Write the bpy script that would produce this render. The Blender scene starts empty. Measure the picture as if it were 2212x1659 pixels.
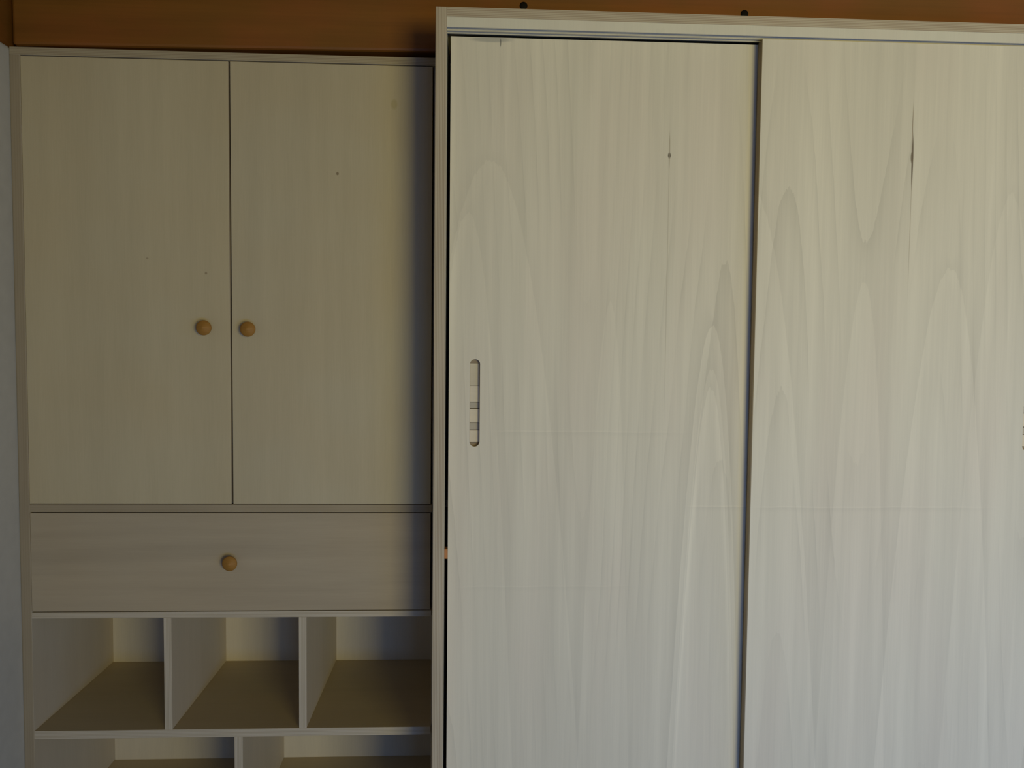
import bpy, bmesh, math, random
from mathutils import Matrix, Vector, Euler

S = bpy.context.scene
COL = S.collection
random.seed(4)
ZC = 1.40                                   # camera height above the floor; heights below are written relative to it

# ------------------------------------------------------------------ camera
cam_d = bpy.data.cameras.new('camera')
cam = bpy.data.objects.new('camera', cam_d); COL.objects.link(cam)
R_ = Vector((0.9988765, -0.04625155, 0.01032114))
U_ = Vector((-0.00791453, 0.05191734, 0.99862002))
F_ = Vector((0.04672357, 0.99757976, -0.05149295))
m = Matrix((R_, U_, -F_)).transposed().to_4x4()
m.translation = Vector((0, -2.0, ZC))
cam.matrix_world = m
cam_d.sensor_width = 36; cam_d.lens = 36 * 1703.1306 / 2212
cam_d.clip_start = .02
S.camera = cam

# ------------------------------------------------------------------ light
w = bpy.data.worlds.new('world'); S.world = w; w.use_nodes = True
bg = w.node_tree.nodes['Background']
bg.inputs[0].default_value = (0.30, 0.47, 1.0, 1)
bg.inputs[1].default_value = 0.68

def area(name, loc, target, sx, sy, power, col):
    d = bpy.data.lights.new(name, 'AREA'); d.shape = 'RECTANGLE'; d.size = sx; d.size_y = sy
    d.energy = power; d.color = col
    o = bpy.data.objects.new(name, d); COL.objects.link(o)
    o.location = loc
    o.rotation_euler = (Vector(target) - Vector(loc)).to_track_quat('-Z', 'Y').to_euler()
    return o
# daylight through the window behind the photographer, to the right
key = area('window_light', (1.85, -4.6, 1.26), (1.0, 0, 1.62), 1.35, 1.1, 27, (1.0, 0.875, 0.27))
key.data.spread = math.radians(96)
# cool fill added low behind the camera to blue the lower doors; source invented
low = area('low_cool_fill', (1.65, -3.5, .36), (1.65, 0, .34), 2.7, .6, 26, (.14, .35, 1.0))
low.data.spread = math.radians(115)

S.view_settings.view_transform = 'Standard'
S.view_settings.look = 'None'
S.view_settings.exposure = 0.0
S.view_settings.gamma = 1.0
S.view_settings.use_curve_mapping = False

# ------------------------------------------------------------------ materials
class NT:
    def __init__(s, name, rough=.6, spec=.25):
        s.mat = bpy.data.materials.new(name); s.mat.use_nodes = True
        s.t = s.mat.node_tree; s.b = s.t.nodes['Principled BSDF']
        s.b.inputs['Roughness'].default_value = rough
        s.b.inputs['Specular IOR Level'].default_value = spec
    def n(s, k): return s.t.nodes.new(k)
    def put(s, sock, v):
        if isinstance(v, bpy.types.NodeSocket): s.t.links.new(v, sock)
        else: sock.default_value = v
    def m(s, op, a, b=0.0, c=0.0):
        k = s.n('ShaderNodeMath'); k.operation = op
        s.put(k.inputs[0], a); s.put(k.inputs[1], b); s.put(k.inputs[2], c)
        return k.outputs[0]
    def pos(s, off=(0, 0, 0)):
        tc = s.n('ShaderNodeTexCoord'); mp = s.n('ShaderNodeMapping')
        mp.inputs['Location'].default_value = off
        s.t.links.new(tc.outputs['Object'], mp.inputs['Vector'])
        sp = s.n('ShaderNodeSeparateXYZ'); s.t.links.new(mp.outputs[0], sp.inputs[0])
        s.v = mp.outputs[0]
        return sp.outputs
    def noise(s, scale, detail=3, sc=1.0, dim='3D', rough=.5):
        mp = s.n('ShaderNodeMapping'); mp.inputs['Scale'].default_value = scale
        s.t.links.new(s.v, mp.inputs['Vector'])
        k = s.n('ShaderNodeTexNoise'); k.inputs['Scale'].default_value = sc
        k.inputs['Detail'].default_value = detail; k.inputs['Roughness'].default_value = rough
        s.t.links.new(mp.outputs[0], k.inputs['Vector'])
        return k.outputs['Fac']
    def mix(s, f, a, b, mode='MIX'):
        k = s.n('ShaderNodeMix'); k.data_type = 'RGBA'; k.blend_type = mode
        s.put(k.inputs[0], f)
        for i, v in ((6, a), (7, b)):
            if isinstance(v, tuple): v = (*v, 1) if len(v) == 3 else v
            s.put(k.inputs[i], v)
        return k.outputs[2]
    def scale(s, col, f):                     # colour times a scalar
        k = s.n('ShaderNodeVectorMath'); k.operation = 'SCALE'
        s.put(k.inputs[0], col if not isinstance(col, tuple) else col[:3]); s.put(k.inputs['Scale'], f)
        return k.outputs[0]
    def sstep(s, v, lo, hi):
        k = s.n('ShaderNodeMapRange'); k.interpolation_type = 'SMOOTHSTEP'
        s.put(k.inputs[0], v); k.inputs[1].default_value = lo; k.inputs[2].default_value = hi
        return k.outputs[0]
    def color(s, c): s.put(s.b.inputs['Base Color'], c)
    def bump(s, h, st=.1, d=.001):
        k = s.n('ShaderNodeBump'); k.inputs['Strength'].default_value = st; k.inputs['Distance'].default_value = d
        s.put(k.inputs['Height'], h); s.t.links.new(k.outputs[0], s.b.inputs['Normal'])

def spot(t, x, z, cx, cz, rx, rz, soft=.35):
    a = t.m('DIVIDE', t.m('SUBTRACT', x, cx), rx); b = t.m('DIVIDE', t.m('SUBTRACT', z, cz), rz)
    d = t.m('SQRT', t.m('ADD', t.m('MULTIPLY', a, a), t.m('MULTIPLY', b, b)))
    return t.m('SUBTRACT', 1.0, t.sstep(d, 1 - soft, 1 + soft))

def poplar(name, off, waves, marks=(), base=(.66, .585, .42), k=.35, s=.19, amp=1.0):
    """Pale sliced veneer with flat-sawn arches. waves: (centre, wavelength, height) of the ring surface along the width."""
    t = NT(name); x, y, z = t.pos(off)
    wob = t.m('MULTIPLY', t.m('SUBTRACT', t.noise((3.2, 3, .7), 2), .5), .30)
    W = t.m('ADD', t.m('MULTIPLY', z, k), wob)
    for c, lam, A in waves:
        ph = t.m('MULTIPLY', t.m('SUBTRACT', x, c), 2 * math.pi / lam)
        W = t.m('SUBTRACT', W, t.m('MULTIPLY', t.m('COSINE', ph), A))
    jag = t.m('MULTIPLY', t.m('SUBTRACT', t.noise((150, 20, 4), 2), .5), .018)
    q = t.m('DIVIDE', t.m('ADD', W, jag), s)
    fr = t.m('FRACT', q)
    line = t.m('POWER', fr, 5.0)                                    # late wood: soft rise, sharp stop
    broad = t.noise((11, 5, .4), 3)                                 # wide streaks along the grain
    mid = t.noise((48, 5, 1.0), 3)
    fib = t.noise((330, 40, 7), 2)
    vis = t.sstep(t.noise((2.4, 2, 1.6), 2), .40, .66)
    f = t.m('ADD', 1.0, t.m('MULTIPLY', t.m('MULTIPLY', line, vis), -.125 * amp))
    f = t.m('ADD', f, t.m('MULTIPLY', t.m('SUBTRACT', broad, .5), .27 * amp))
    f = t.m('ADD', f, t.m('MULTIPLY', t.m('SUBTRACT', mid, .5), .18 * amp))
    f = t.m('ADD', f, t.m('MULTIPLY', t.m('SUBTRACT', fib, .5), .09))
    hue = t.sstep(t.noise((6, 6, 1.2), 3), .42, .7)
    c = t.mix(t.m('MULTIPLY', hue, .55), base, (base[0] * .985, base[1] * .95, base[2] * .96))
    c = t.scale(c, f)
    for kind, args in marks:
        if kind == 'spot':
            cx, cz, rx, rz, col, st = args
            c = t.mix(t.m('MULTIPLY', spot(t, x, z, cx, cz, rx, rz), st), c, col)
        elif kind == 'arch':                                         # one flat-sawn figure: pale tongue under a darker growth line
            cx, za, a, st, fade = args
            dx = t.m('SUBTRACT', t.m('ADD', x, t.m('MULTIPLY', wob, .03)), cx)
            d = t.m('SUBTRACT', t.m('SUBTRACT', za, z), t.m('MULTIPLY', t.m('MULTIPLY', dx, dx), a))
            d = t.m('ADD', d, t.m('MULTIPLY', jag, 1.5))
            # distance across the flank, so the line keeps its width where the legs run steep
            wd = t.m('DIVIDE', d, t.m('SQRT', t.m('ADD', 1.0, t.m('MULTIPLY', t.m('MULTIPLY', dx, dx), 4 * a * a))))
            inside = t.m('MULTIPLY', t.sstep(wd, -.0008, .0008), t.m('SUBTRACT', 1.0, t.sstep(wd, .004, .05)))
            edge = t.m('MULTIPLY', t.sstep(wd, -.030, -.0005), t.m('SUBTRACT', 1.0, t.sstep(wd, -.0005, .0008)))
            win = t.m('SUBTRACT', 1.0, t.sstep(d, fade * .4, fade))
            c = t.scale(c, t.m('ADD', 1.0, t.m('MULTIPLY', t.m('MULTIPLY', win, st), t.m('SUBTRACT', t.m('MULTIPLY', inside, .8), edge))))
        elif kind == 'cross_line':                                       # a faint line across the grain, paler above and darker below
            cz, x0, x1, st = args
            dz = t.m('SUBTRACT', z, t.m('ADD', cz, t.m('MULTIPLY', t.m('SUBTRACT', t.noise((12, 12, 12), 2), .5), .004)))
            up = t.m('MULTIPLY', t.sstep(dz, -.0012, .0002), t.m('SUBTRACT', 1.0, t.sstep(dz, .0008, .004)))
            dn = t.m('MULTIPLY', t.sstep(dz, -.014, -.001), t.m('SUBTRACT', 1.0, t.sstep(dz, -.001, .0005)))
            win = t.m('MULTIPLY', t.sstep(x, x0, x0 + .06), t.m('SUBTRACT', 1.0, t.sstep(x, x1 - .15, x1)))
            g = t.m('ADD', 1.0, t.m('MULTIPLY', win, t.m('SUBTRACT', t.m('MULTIPLY', up, st), t.m('MULTIPLY', dn, st * .8))))
            c = t.scale(c, g)
    t.color(c); t.bump(fib, .12, .0006)
    return t.mat

def birch(name, off=(0, 0, 0), base=(.47, .385, .235), axis='z', marks=(), amp=1.0):
    """Plain rotary-cut birch veneer, grain along one axis."""
    t = NT(name); x, y, z = t.pos(off)
    def sc(a, l):
        return {'z': (a, a, l), 'x': (l, a, a), 'y': (a, l, a)}[axis]
    broad = t.noise(sc(7, .8), 3); mid = t.noise(sc(36, 1.6), 3); fib = t.noise(sc(420, 14), 2)
    cloud = t.noise((3, 3, 3), 2)
    f = t.m('ADD', 1.0, t.m('MULTIPLY', t.m('SUBTRACT', broad, .5), .16 * amp))
    f = t.m('ADD', f, t.m('MULTIPLY', t.m('SUBTRACT', mid, .5), .12 * amp))
    f = t.m('ADD', f, t.m('MULTIPLY', t.m('SUBTRACT', fib, .5), .10))
    c = t.mix(t.sstep(cloud, .35, .65), base, (base[0] * .99, base[1] * .965, base[2] * .93))
    c = t.scale(c, f)
    for kind, args in marks:
        cx, cz, rx, rz, col, st = args
        c = t.mix(t.m('MULTIPLY', spot(t, x, z, cx, cz, rx, rz), st), c, col)
    t.color(c); t.bump(fib, .12, .0006)
    return t.mat

def ply_edge(name, axis, light=(.50, .41, .27), dark=(.32, .235, .14), pitch=.0036, amp=1.0):
    """Sanded edge of plywood: thin plies stacked along one local axis."""
    t = NT(name, .7); o = t.pos(); a = {'x': o[0], 'y': o[1], 'z': o[2]}[axis]
    l = [90, 90, 90]; i = 'xyz'.index(axis)
    long = tuple(220 if j == i else 2.5 for j in range(3))
    wv = t.m('SINE', t.m('MULTIPLY', a, 2 * math.pi / pitch))
    wv = t.sstep(wv, -.2, .8)
    fibre = t.noise(long, 3); blot = t.noise((5, 5, 5), 2)
    f = t.m('ADD', t.m('MULTIPLY', wv, .62 * amp), t.m('MULTIPLY', t.m('SUBTRACT', fibre, .45), .9))
    c = t.mix(t.sstep(f, -.1, .95), light, dark)
    c = t.scale(c, t.m('ADD', .86, t.m('MULTIPLY', blot, .28)))
    t.color(c)
    return t.mat

EDGE = {a: ply_edge('plywood_edge_' + a, a) for a in 'xyz'}
TOPE = ply_edge('top_edge', 'z', (.40, .325, .205), (.265, .20, .115), .0036)
DIVE = {a: ply_edge('carcass_edge_' + a, a, (.52, .44, .31), (.38, .30, .195)) for a in 'xyz'}
LIP = {a: ply_edge('solid_edge_' + a, a, (.335, .265, .165), (.26, .195, .11), .006, .4) for a in 'xyz'}
CARC = birch('birch_carcass', base=(.55, .46, .31))
CARC_H = birch('birch_shelf', base=(.50, .415, .275), axis='x')
WARD = birch('birch_wardrobe', base=(.62, .56, .40))
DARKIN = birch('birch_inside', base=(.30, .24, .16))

def beam_mat(name, base=(.212, .084, .0105)):
    t = NT(name, .5, .3); x, y, z = t.pos()
    g = t.noise((1.3, 14, 30), 4); fine = t.noise((4, 60, 190), 3); bl = t.noise((3.5, 5, 6), 3)
    f = t.m('ADD', .62, t.m('MULTIPLY', g, .42)); f = t.m('ADD', f, t.m('MULTIPLY', fine, .2)); f = t.m('ADD', f, t.m('MULTIPLY', t.m('SUBTRACT', bl, .5), .5))
    c = t.mix(t.sstep(bl, .35, .7), base, (base[0] * 1.05, base[1] * .86, base[2] * 1.1))
    t.color(t.scale(c, f)); t.bump(g, .25, .002)
    return t.mat
BEAM = beam_mat('stained_timber')
def plain(name, col, rough=.6, spec=.25):
    t = NT(name, rough, spec); t.pos(); n = t.noise((30, 30, 30), 3)
    t.color(t.scale(col, t.m('ADD', .92, t.m('MULTIPLY', n, .16))))
    return t.mat
PLASTER = plain('white_plaster', (.50, .465, .375), .9, .1)
FLOORM = birch('floor_boards', base=(.17, .165, .16), axis='y', amp=1.6)
CEILM = birch('ceiling_boards', base=(.20, .11, .04), axis='y', amp=1.6)
BLACK = plain('dark_iron', (.008, .006, .005), .7, .1)
def knob_mat():
    t = NT('oiled_beech', .62, .25); t.pos()
    g = t.noise((60, 20, 300), 3)
    t.color(t.scale((.32, .152, .028), t.m('ADD', .8, t.m('MULTIPLY', g, .4))))
    return t.mat
KNOB = knob_mat()
STOPW = plain('reddish_wood', (.42, .17, .05))
PULL_A = birch('pull_pale_ply', base=(.56, .48, .33), axis='x')
PULL_B = birch('pull_grey_ply', base=(.43, .375, .275), axis='x')
PULL_C = birch('pull_light_ply', base=(.64, .55, .39), axis='x')
PULL_D = birch('pull_dark_ply', base=(.26, .195, .115), axis='x')  # darker tone for the two end pieces of the pocket floor
GLUE = plain('glue_line', (.10, .075, .045))

# ------------------------------------------------------------------ builders
def tag(o, label=None, cat=None, group=None, kind=None):
    if label: o['label'] = label
    if cat: o['category'] = cat
    if group: o['group'] = group
    if kind: o['kind'] = kind
    return o

def link(name, me, loc, parent=None, bevel=0.0):
    o = bpy.data.objects.new(name, me); COL.objects.link(o)
    o.location = loc
    if parent:
        o.parent = parent
        p = Vector((0, 0, 0)); q = parent
        while q: p += q.location; q = q.parent
        o.location = Vector(loc) - p
    if bevel:
        b = o.modifiers.new('bevel', 'BEVEL'); b.width = bevel; b.segments = 2; b.limit_method = 'ANGLE'
    return o

def empty(name, loc, label, cat, group=None):
    o = bpy.data.objects.new(name, None); COL.objects.link(o); o.location = loc; o.empty_display_size = .1
    return tag(o, label, cat, group)

def box(name, x0, x1, y0, y1, z0, z1, mats, parent=None, thick=None, bevel=.0007):
    """Panel between world limits (z relative to the lens height). thick: axis of the ply thickness; faces across it take mats[0], the rest mats[1]."""
    z0 += ZC; z1 += ZC
    c = Vector(((x0 + x1) / 2, (y0 + y1) / 2, (z0 + z1) / 2)); h = Vector(((x1 - x0) / 2, (y1 - y0) / 2, (z1 - z0) / 2))
    bm = bmesh.new(); bmesh.ops.create_cube(bm, size=2)
    for v in bm.verts: v.co = Vector((v.co.x * h.x, v.co.y * h.y, v.co.z * h.z))
    bm.normal_update()
    if thick:
        i = 'xyz'.index(thick)
        for f in bm.faces: f.material_index = 0 if abs(f.normal[i]) > .9 else 1
    me = bpy.data.meshes.new(name); bm.to_mesh(me); bm.free()
    for mt in (mats if isinstance(mats, (list, tuple)) else [mats]): me.materials.append(mt)
    return link(name, me, c, parent, bevel)

def prism(name, prof, axis, a0, a1, mats, parent=None, edge_test=None, bevel=.0006):
    """Extrude a closed profile. axis 'x': prof is (y, z); axis 'z': prof is (x, y). z relative to lens height."""
    bm = bmesh.new(); rings = []
    for a in (a0, a1):
        rings.append([bm.verts.new((a, p[0], p[1] + ZC)) for p in prof])
    n = len(prof)
    for i in range(n):
        bm.faces.new((rings[0][i], rings[0][(i + 1) % n], rings[1][(i + 1) % n], rings[1][i]))
    bm.faces.new(rings[0][::-1]); bm.faces.new(rings[1])
    bmesh.ops.recalc_face_normals(bm, faces=bm.faces)
    if edge_test:
        for f in bm.faces: f.material_index = 1 if edge_test(f) else 0
    lo = Vector([min(v.co[i] for v in bm.verts) for i in range(3)]); hi = Vector([max(v.co[i] for v in bm.verts) for i in range(3)])
    c = (lo + hi) / 2
    for v in bm.verts: v.co -= c
    me = bpy.data.meshes.new(name); bm.to_mesh(me); bm.free()
    for mt in mats: me.materials.append(mt)
    return link(name, me, c, parent, bevel)

def lathe(name, prof, loc, mat, parent, seg=40):
    """prof: (radius, distance out of the front, towards -y)"""
    bm = bmesh.new(); rings = []
    for r, d in prof:
        if r < 1e-6: rings.append([bm.verts.new((0, -d, 0))]); continue
        rings.append([bm.verts.new((r * math.cos(2 * math.pi * i / seg), -d, r * math.sin(2 * math.pi * i / seg))) for i in range(seg)])
    for a, b in zip(rings, rings[1:]):
        for i in range(seg):
            j = (i + 1) % seg
            if len(b) == 1: bm.faces.new((a[i], a[j], b[0]))
            elif len(a) == 1: bm.faces.new((a[0], b[j], b[i]))
            else: bm.faces.new((a[i], a[j], b[j], b[i]))
    bmesh.ops.recalc_face_normals(bm, faces=bm.faces)
    for f in bm.faces: f.smooth = True
    me = bpy.data.meshes.new(name); bm.to_mesh(me); bm.free(); me.materials.append(mat)
    return link(name, me, (loc[0], loc[1], loc[2] + ZC), parent)

# ------------------------------------------------------------------ setting
XW = -1.1330
tag(box('floor', XW - .2, 3.2, -5.2, .62, -ZC - .1, -ZC, FLOORM, bevel=0), 'plain floor below the cupboards', kind='structure')
tag(box('wall_back', XW - .2, 3.2, .47, .62, -ZC, 1.04, PLASTER, bevel=0), 'white plaster wall behind the cupboards', kind='structure')
wl = prism('wall_left', [(-5.2, -ZC), (.47, -ZC), (.47, .708), (-5.2, .708)], 'x', XW - .2, XW, [PLASTER], bevel=0)
b = wl.modifiers.new('bevel', 'BEVEL'); b.width = .012; b.segments = 4
tag(wl, 'white plaster side wall left of the cupboard', kind='structure')
tag(box('ceiling', XW - .2, 3.2, -5.2, .62, 1.04, 1.10, CEILM, bevel=0), 'boarded ceiling above the beams', kind='structure')

# timber beams: one across the wall above both cabinets (it rises a little to the right), one on top of the side wall
bt = prism('timber_beam', [(.010, .7125), (.235, .7125), (.235, 1.04), (.010, 1.04)], 'x', -1.1300, 2.2, [BEAM], bevel=.007)
for v in bt.data.vertices:                                       # slight slope of the lower arris
    if v.co.z < 0: v.co.z += (v.co.x + 1.665) * .0105
tag(bt, 'long dark orange-brown timber beam running across above the pale cupboard and wardrobe', 'beam')
for (bx, bz) in ((.1133, .8410), (.6727, .8372)):
    lathe('bolt_head', [(.0098, -.004), (.0098, .0012), (.0075, .0028), (.003, .0034), (0, .0034)], (bx, .010, bz), BLACK, bt, 24)
sb = box('timber_beam', XW - .19, XW - .010, -5.2, .235, .7085, 1.04, BEAM, bevel=.012)
tag(sb, 'dark brown timber beam on top of the white side wall in the upper left corner', 'beam')

# ------------------------------------------------------------------ storage cupboard (left)
D0, D1 = .4380, .4440
cup = empty('storage_cupboard', (-.6137, .22, 0), 'birch plywood cupboard with three round wooden knobs and open pigeonholes, beside the taller wardrobe', 'cupboard')
XL, XR = -1.1318, -.0960
XI, XJ = -1.1076, -.1083
box('side_panel', XL, XI, 0, D1, -ZC, .6857, [CARC, LIP['x']], cup, 'x')
box('side_panel', XJ, XR, .014, D1, -ZC, .6857, [CARC, EDGE['x']], cup, 'x')
box('top_panel', XL, XR, 0, D1, .6857, .7044, [CARC_H, TOPE], cup, 'z')
box('back_panel', XI, XJ, D0, D1, -1.31, .6857, [birch('birch_back', base=(.58, .49, .32)), EDGE['y']], cup, 'y')
box('rail', XI, XJ, .0015, .09, -.4330, -.4132, [LIP['z'], LIP['z']], cup, 'z')
for z0, z1 in ((-.7035, -.6873), (-1.0142, -.9934), (-1.3220, -1.3031)):
    box('shelf', XI, XJ, .001, D0, z0, z1, [CARC_H, DIVE['z']], cup, 'z')
box('plinth', XI, XJ, .03, .048, -ZC, -1.3220, [CARC, EDGE['y']], cup, 'y')
for x0, x1, z0, z1 in ((-.7834, -.7645, -.9934, -.7035), (-.4450, -.4258, -.9934, -.7035), (-.6094, -.5885, -1.3031, -1.0142)):
    box('divider', x0, x1, .001, D0, z0, z1, [CARC, DIVE['x']], cup, 'x')
knobprof = [(.0085, -.001), (.0085, .004), (.0078, .009), (.0095, .013), (.0150, .0165), (.0182, .0205), (.0187, .0235), (.0178, .0252), (.0120, .0285), (.006, .0315), (.0015, .0336), (0, .0338)]
dots = [(-.3455, .4164, .0032, .0040, (.16, .11, .05), .75), (-.6689, .1661, .003, .003, (.2, .14, .07), .6), (-.8113, .2004, .003, .002, (.22, .15, .08), .5),
        (-.206, .589, .0075, .012, (.36, .29, .12), .5)]
for x0, x1, kx, kz in ((-1.1062, -.6111, -.6680, .0304), (-.6065, -.1113, -.5613, .0282)):
    cz = (-.4111 + .6828) / 2; cx = (x0 + x1) / 2
    mt = birch('birch_door_front', (cx, 0, cz + ZC), marks=[('spot', (a, b_ + ZC, c, d, e, f)) for a, b_, c, d, e, f in dots], base=(.485, .402, .245) if kx < -.6 else (.475, .398, .250))
    d = box('hinged_door', x0, x1, 0, .018, -.4111, .6828, [mt, EDGE['y']], cup, 'y')
    lathe('knob', knobprof, (kx, 0, kz), KNOB, d)
dr = box('drawer', -1.1062, -.1113, 0, .018, -.6851, -.4351, [birch('birch_drawer_front', base=(.395, .316, .203), axis='x', amp=2.3), EDGE['y']], cup, 'y')
lathe('knob', knobprof, (-.6101, 0, -.5580), KNOB, dr)
box('drawer_box', -1.09, -.125, .0185, .40, -.672, -.46, [CARC, EDGE['z']], dr, 'y')

# ------------------------------------------------------------------ wardrobe (right)
P = -.2
war = empty('wardrobe', (.66, .1, 0), 'tall pale plywood wardrobe with two sliding doors, standing proud of the cupboard on its left', 'wardrobe')
XA, XB, XC, XD = -.0942, -.0696, 1.3800, 1.4046
sprof = [(P, -ZC), (.43, -ZC), (.43, .695), (.006, .695), (.006, .7467), (P, .7467)]
for a0, a1 in ((XA, XB), (XC, XD)):
    prism('side_panel', sprof, 'x', a0, a1, [WARD, EDGE['x']], war, lambda f: abs(f.normal.x) < .5)
box('top_panel', XB, XC, P, .006, .7251, .7467, [WARD, EDGE['z']], war, 'z')
box('fascia', XB, XC, P + .0006, P + .0035, .7031, .7251, [poplar('poplar_fascia', (0, 0, 0), [(0, 3, .2)], base=(.66, .60, .44), amp=.5)], war, bevel=.0004)['label'] = 'paler strip under the top edge, in front of the door track'
u, g = .7031, .014
tprof = [(P + .0035, u), (P + .0050, u), (P + .0050, u + g), (P + .0200, u + g), (P + .0200, u), (P + .0255, u), (P + .0255, u + g),
         (P + .0360, u + g), (P + .0360, u), (P + .0405, u), (P + .0405, .7251), (P + .0035, .7251)]
prism('door_track', tprof, 'x', XB, XC, [WARD], war, bevel=.0004)['label'] = 'grooved wooden track above the sliding doors'
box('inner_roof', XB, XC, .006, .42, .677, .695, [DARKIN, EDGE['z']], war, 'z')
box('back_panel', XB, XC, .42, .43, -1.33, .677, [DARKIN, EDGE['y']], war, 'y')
box('bottom_panel', XB, XC, P, .42, -1.348, -1.330, [WARD, EDGE['z']], war, 'z')
box('plinth', XB, XC, P + .03, P + .048, -ZC, -1.348, [WARD, EDGE['y']], war, 'y')
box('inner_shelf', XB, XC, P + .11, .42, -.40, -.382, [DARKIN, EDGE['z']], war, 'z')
so = box('door_stop', XB, -.0616, P + .042, P + .07, -.5095, -.4865, [STOPW], war)
so['label'] = 'small reddish wooden block in the dark gap beside the rear door'

def sliding_door(name, x0, x1, y0, th, z0, z1, sx, mat, sz=(-.2430, -.0379), sw=.0237):
    """Door with an oval slot; the slot is floored by a stepped plywood pocket (finger_pull)."""
    cx, cz = (x0 + x1) / 2, (z0 + z1) / 2
    cu = bpy.data.curves.new('tmp', 'CURVE'); cu.dimensions = '2D'; cu.fill_mode = 'BOTH'; cu.extrude = th / 2
    def spl(pts):
        s = cu.splines.new('POLY'); s.points.add(len(pts) - 1); s.use_cyclic_u = True
        for p, q in zip(s.points, pts): p.co = (q[0] - cx, q[1] - cz, 0, 1)
    spl([(x0, z0), (x1, z0), (x1, z1), (x0, z1)])
    r = sw / 2; mx = sx + r; N = 14
    st = [(mx + r * math.cos(a), sz[1] - r + r * math.sin(a)) for a in [math.pi * i / N for i in range(N + 1)]]
    st += [(mx + r * math.cos(a), sz[0] + r + r * math.sin(a)) for a in [math.pi + math.pi * i / N for i in range(N + 1)]]
    spl(st)
    ob = bpy.data.objects.new('tmp', cu); COL.objects.link(ob)
    dg = bpy.context.evaluated_depsgraph_get(); dg.update()
    me = bpy.data.meshes.new_from_object(ob.evaluated_get(dg))
    bpy.data.objects.remove(ob); bpy.data.curves.remove(cu)
    me.transform(Matrix.Rotation(math.pi / 2, 4, 'X'))          # local z of the curve -> -y; x, y -> x, z
    bm = bmesh.new(); bm.from_mesh(me)
    bmesh.ops.remove_doubles(bm, verts=bm.verts, dist=1e-6)
    bmesh.ops.recalc_face_normals(bm, faces=bm.faces)
    for f in bm.faces: f.material_index = 0 if abs(f.normal.y) > .9 else 1
    me.materials.clear(); me.name = name
    bm.to_mesh(me); bm.free()
    me.materials.append(mat); me.materials.append(EDGE['y'])
    o = link(name, me, (cx, y0 + th / 2, cz + ZC), war)
    # stepped pocket floor
    H = sz[1] - sz[0]
    bm = bmesh.new()
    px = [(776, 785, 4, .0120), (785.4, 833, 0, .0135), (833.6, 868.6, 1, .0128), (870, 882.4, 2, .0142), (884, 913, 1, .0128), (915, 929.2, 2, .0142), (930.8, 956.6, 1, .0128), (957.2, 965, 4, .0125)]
    def cube(a0, a1, b0, b1, c0, c1, mi):
        g = bmesh.ops.create_cube(bm, size=1)['verts']
        for v in g: v.co = Vector(((a0 + a1) / 2 + v.co.x * (a1 - a0), (b0 + b1) / 2 + v.co.y * (b1 - b0), (c0 + c1) / 2 + v.co.z * (c1 - c0)))
        for f in {f for v in g for f in v.link_faces}: f.material_index = mi
    for p0, p1, mi, dep in px:
        t0 = sz[1] - (p0 - 776) / 189 * H; t1 = sz[1] - (p1 - 776) / 189 * H
        cube(-r + .0002, r - .0002, dep, .018, t1, t0, mi)
    cube(-r + .0002, r - .0002, .0168, .019, sz[0], sz[1], 3)
    mz = (sz[0] + sz[1]) / 2
    for v in bm.verts: v.co.z -= mz
    pm = bpy.data.meshes.new('finger_pull'); bm.to_mesh(pm); bm.free()
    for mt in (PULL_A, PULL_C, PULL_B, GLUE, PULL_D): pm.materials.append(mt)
    fp = link('finger_pull', pm, (mx, y0, mz + ZC), o)
    fp['label'] = 'oval recess with banded plies showing on its floor'
    return o

rx0, rx1, rz0, rz1 = -.0614, .6650, -1.330, .6979
fx0, fx1, fz0, fz1 = .6490, 1.3750, -1.330, .6990
roff = ((rx0 + rx1) / 2, 0, (rz0 + rz1) / 2); foff = ((fx0 + fx1) / 2, 0, (fz0 + fz1) / 2)
rear_mat = poplar('poplar_rear_door', roff, [(.5593, .62, .80), (.15, .23, .10)],
    [('spot', (.4474, .4402, .0033, .0062, (.06, .045, .025), .9)), ('spot', (.4474, .4500, .0016, .040, (.30, .24, .15), .55)),
     ('spot', (.4474, .19, .0012, .33, (.40, .33, .22), .4)),
     ('spot', (.030, .6930, .045, .006, (.27, .26, .22), .55)), ('spot', (.052, .687, .0016, .009, (.12, .11, .09), .7)),
     ('arch', (.5593, .047, 140, .075, .5)), ('arch', (.5600, -.055, 170, .05, .22)), ('arch', (.5590, -.100, 190, .05, .18)),
     ('arch', (-.02, .30, 98, .034, 1.3)), ('arch', (.03, .42, 28, .036, 1.0)), ('arch', (.315, .10, 300, .03, .9)),
     ('cross_line', (-.2070, .03, .55, .045)), ('cross_line', (-.3850, .49, .75, .06)), ('cross_line', (-.5767, -.05, .42, .04))])
front_mat = poplar('poplar_front_door', foff, [(1.1091, .42, .42), (.88, .83, .34)],
    [('spot', (1.0088, .4300, .0019, .058, (.09, .055, .028), .9)), ('spot', (1.0074, .4400, .0030, .012, (.10, .065, .03), .7)),
     ('spot', (1.0066, .4980, .0010, .060, (.22, .15, .08), .75)), ('spot', (1.0088, .305, .0009, .16, (.36, .28, .18), .5)),
     ('arch', (1.1091, .185, 59, .045, 1.0)), ('arch', (.62, .38, 34, .045, .9)), ('arch', (.905, .15, 160, .035, .8)), ('arch', (1.25, .36, 90, .03, 1.1)),
     ('cross_line', (-.3800, .64, 1.27, .06))])
sliding_door('sliding_door', rx0, rx1, P + .041, .021, rz0, rz1, -.0124, rear_mat)
sliding_door('sliding_door', fx0, fx1, P + .008, .0265, fz0, fz1, 1.3015, front_mat)
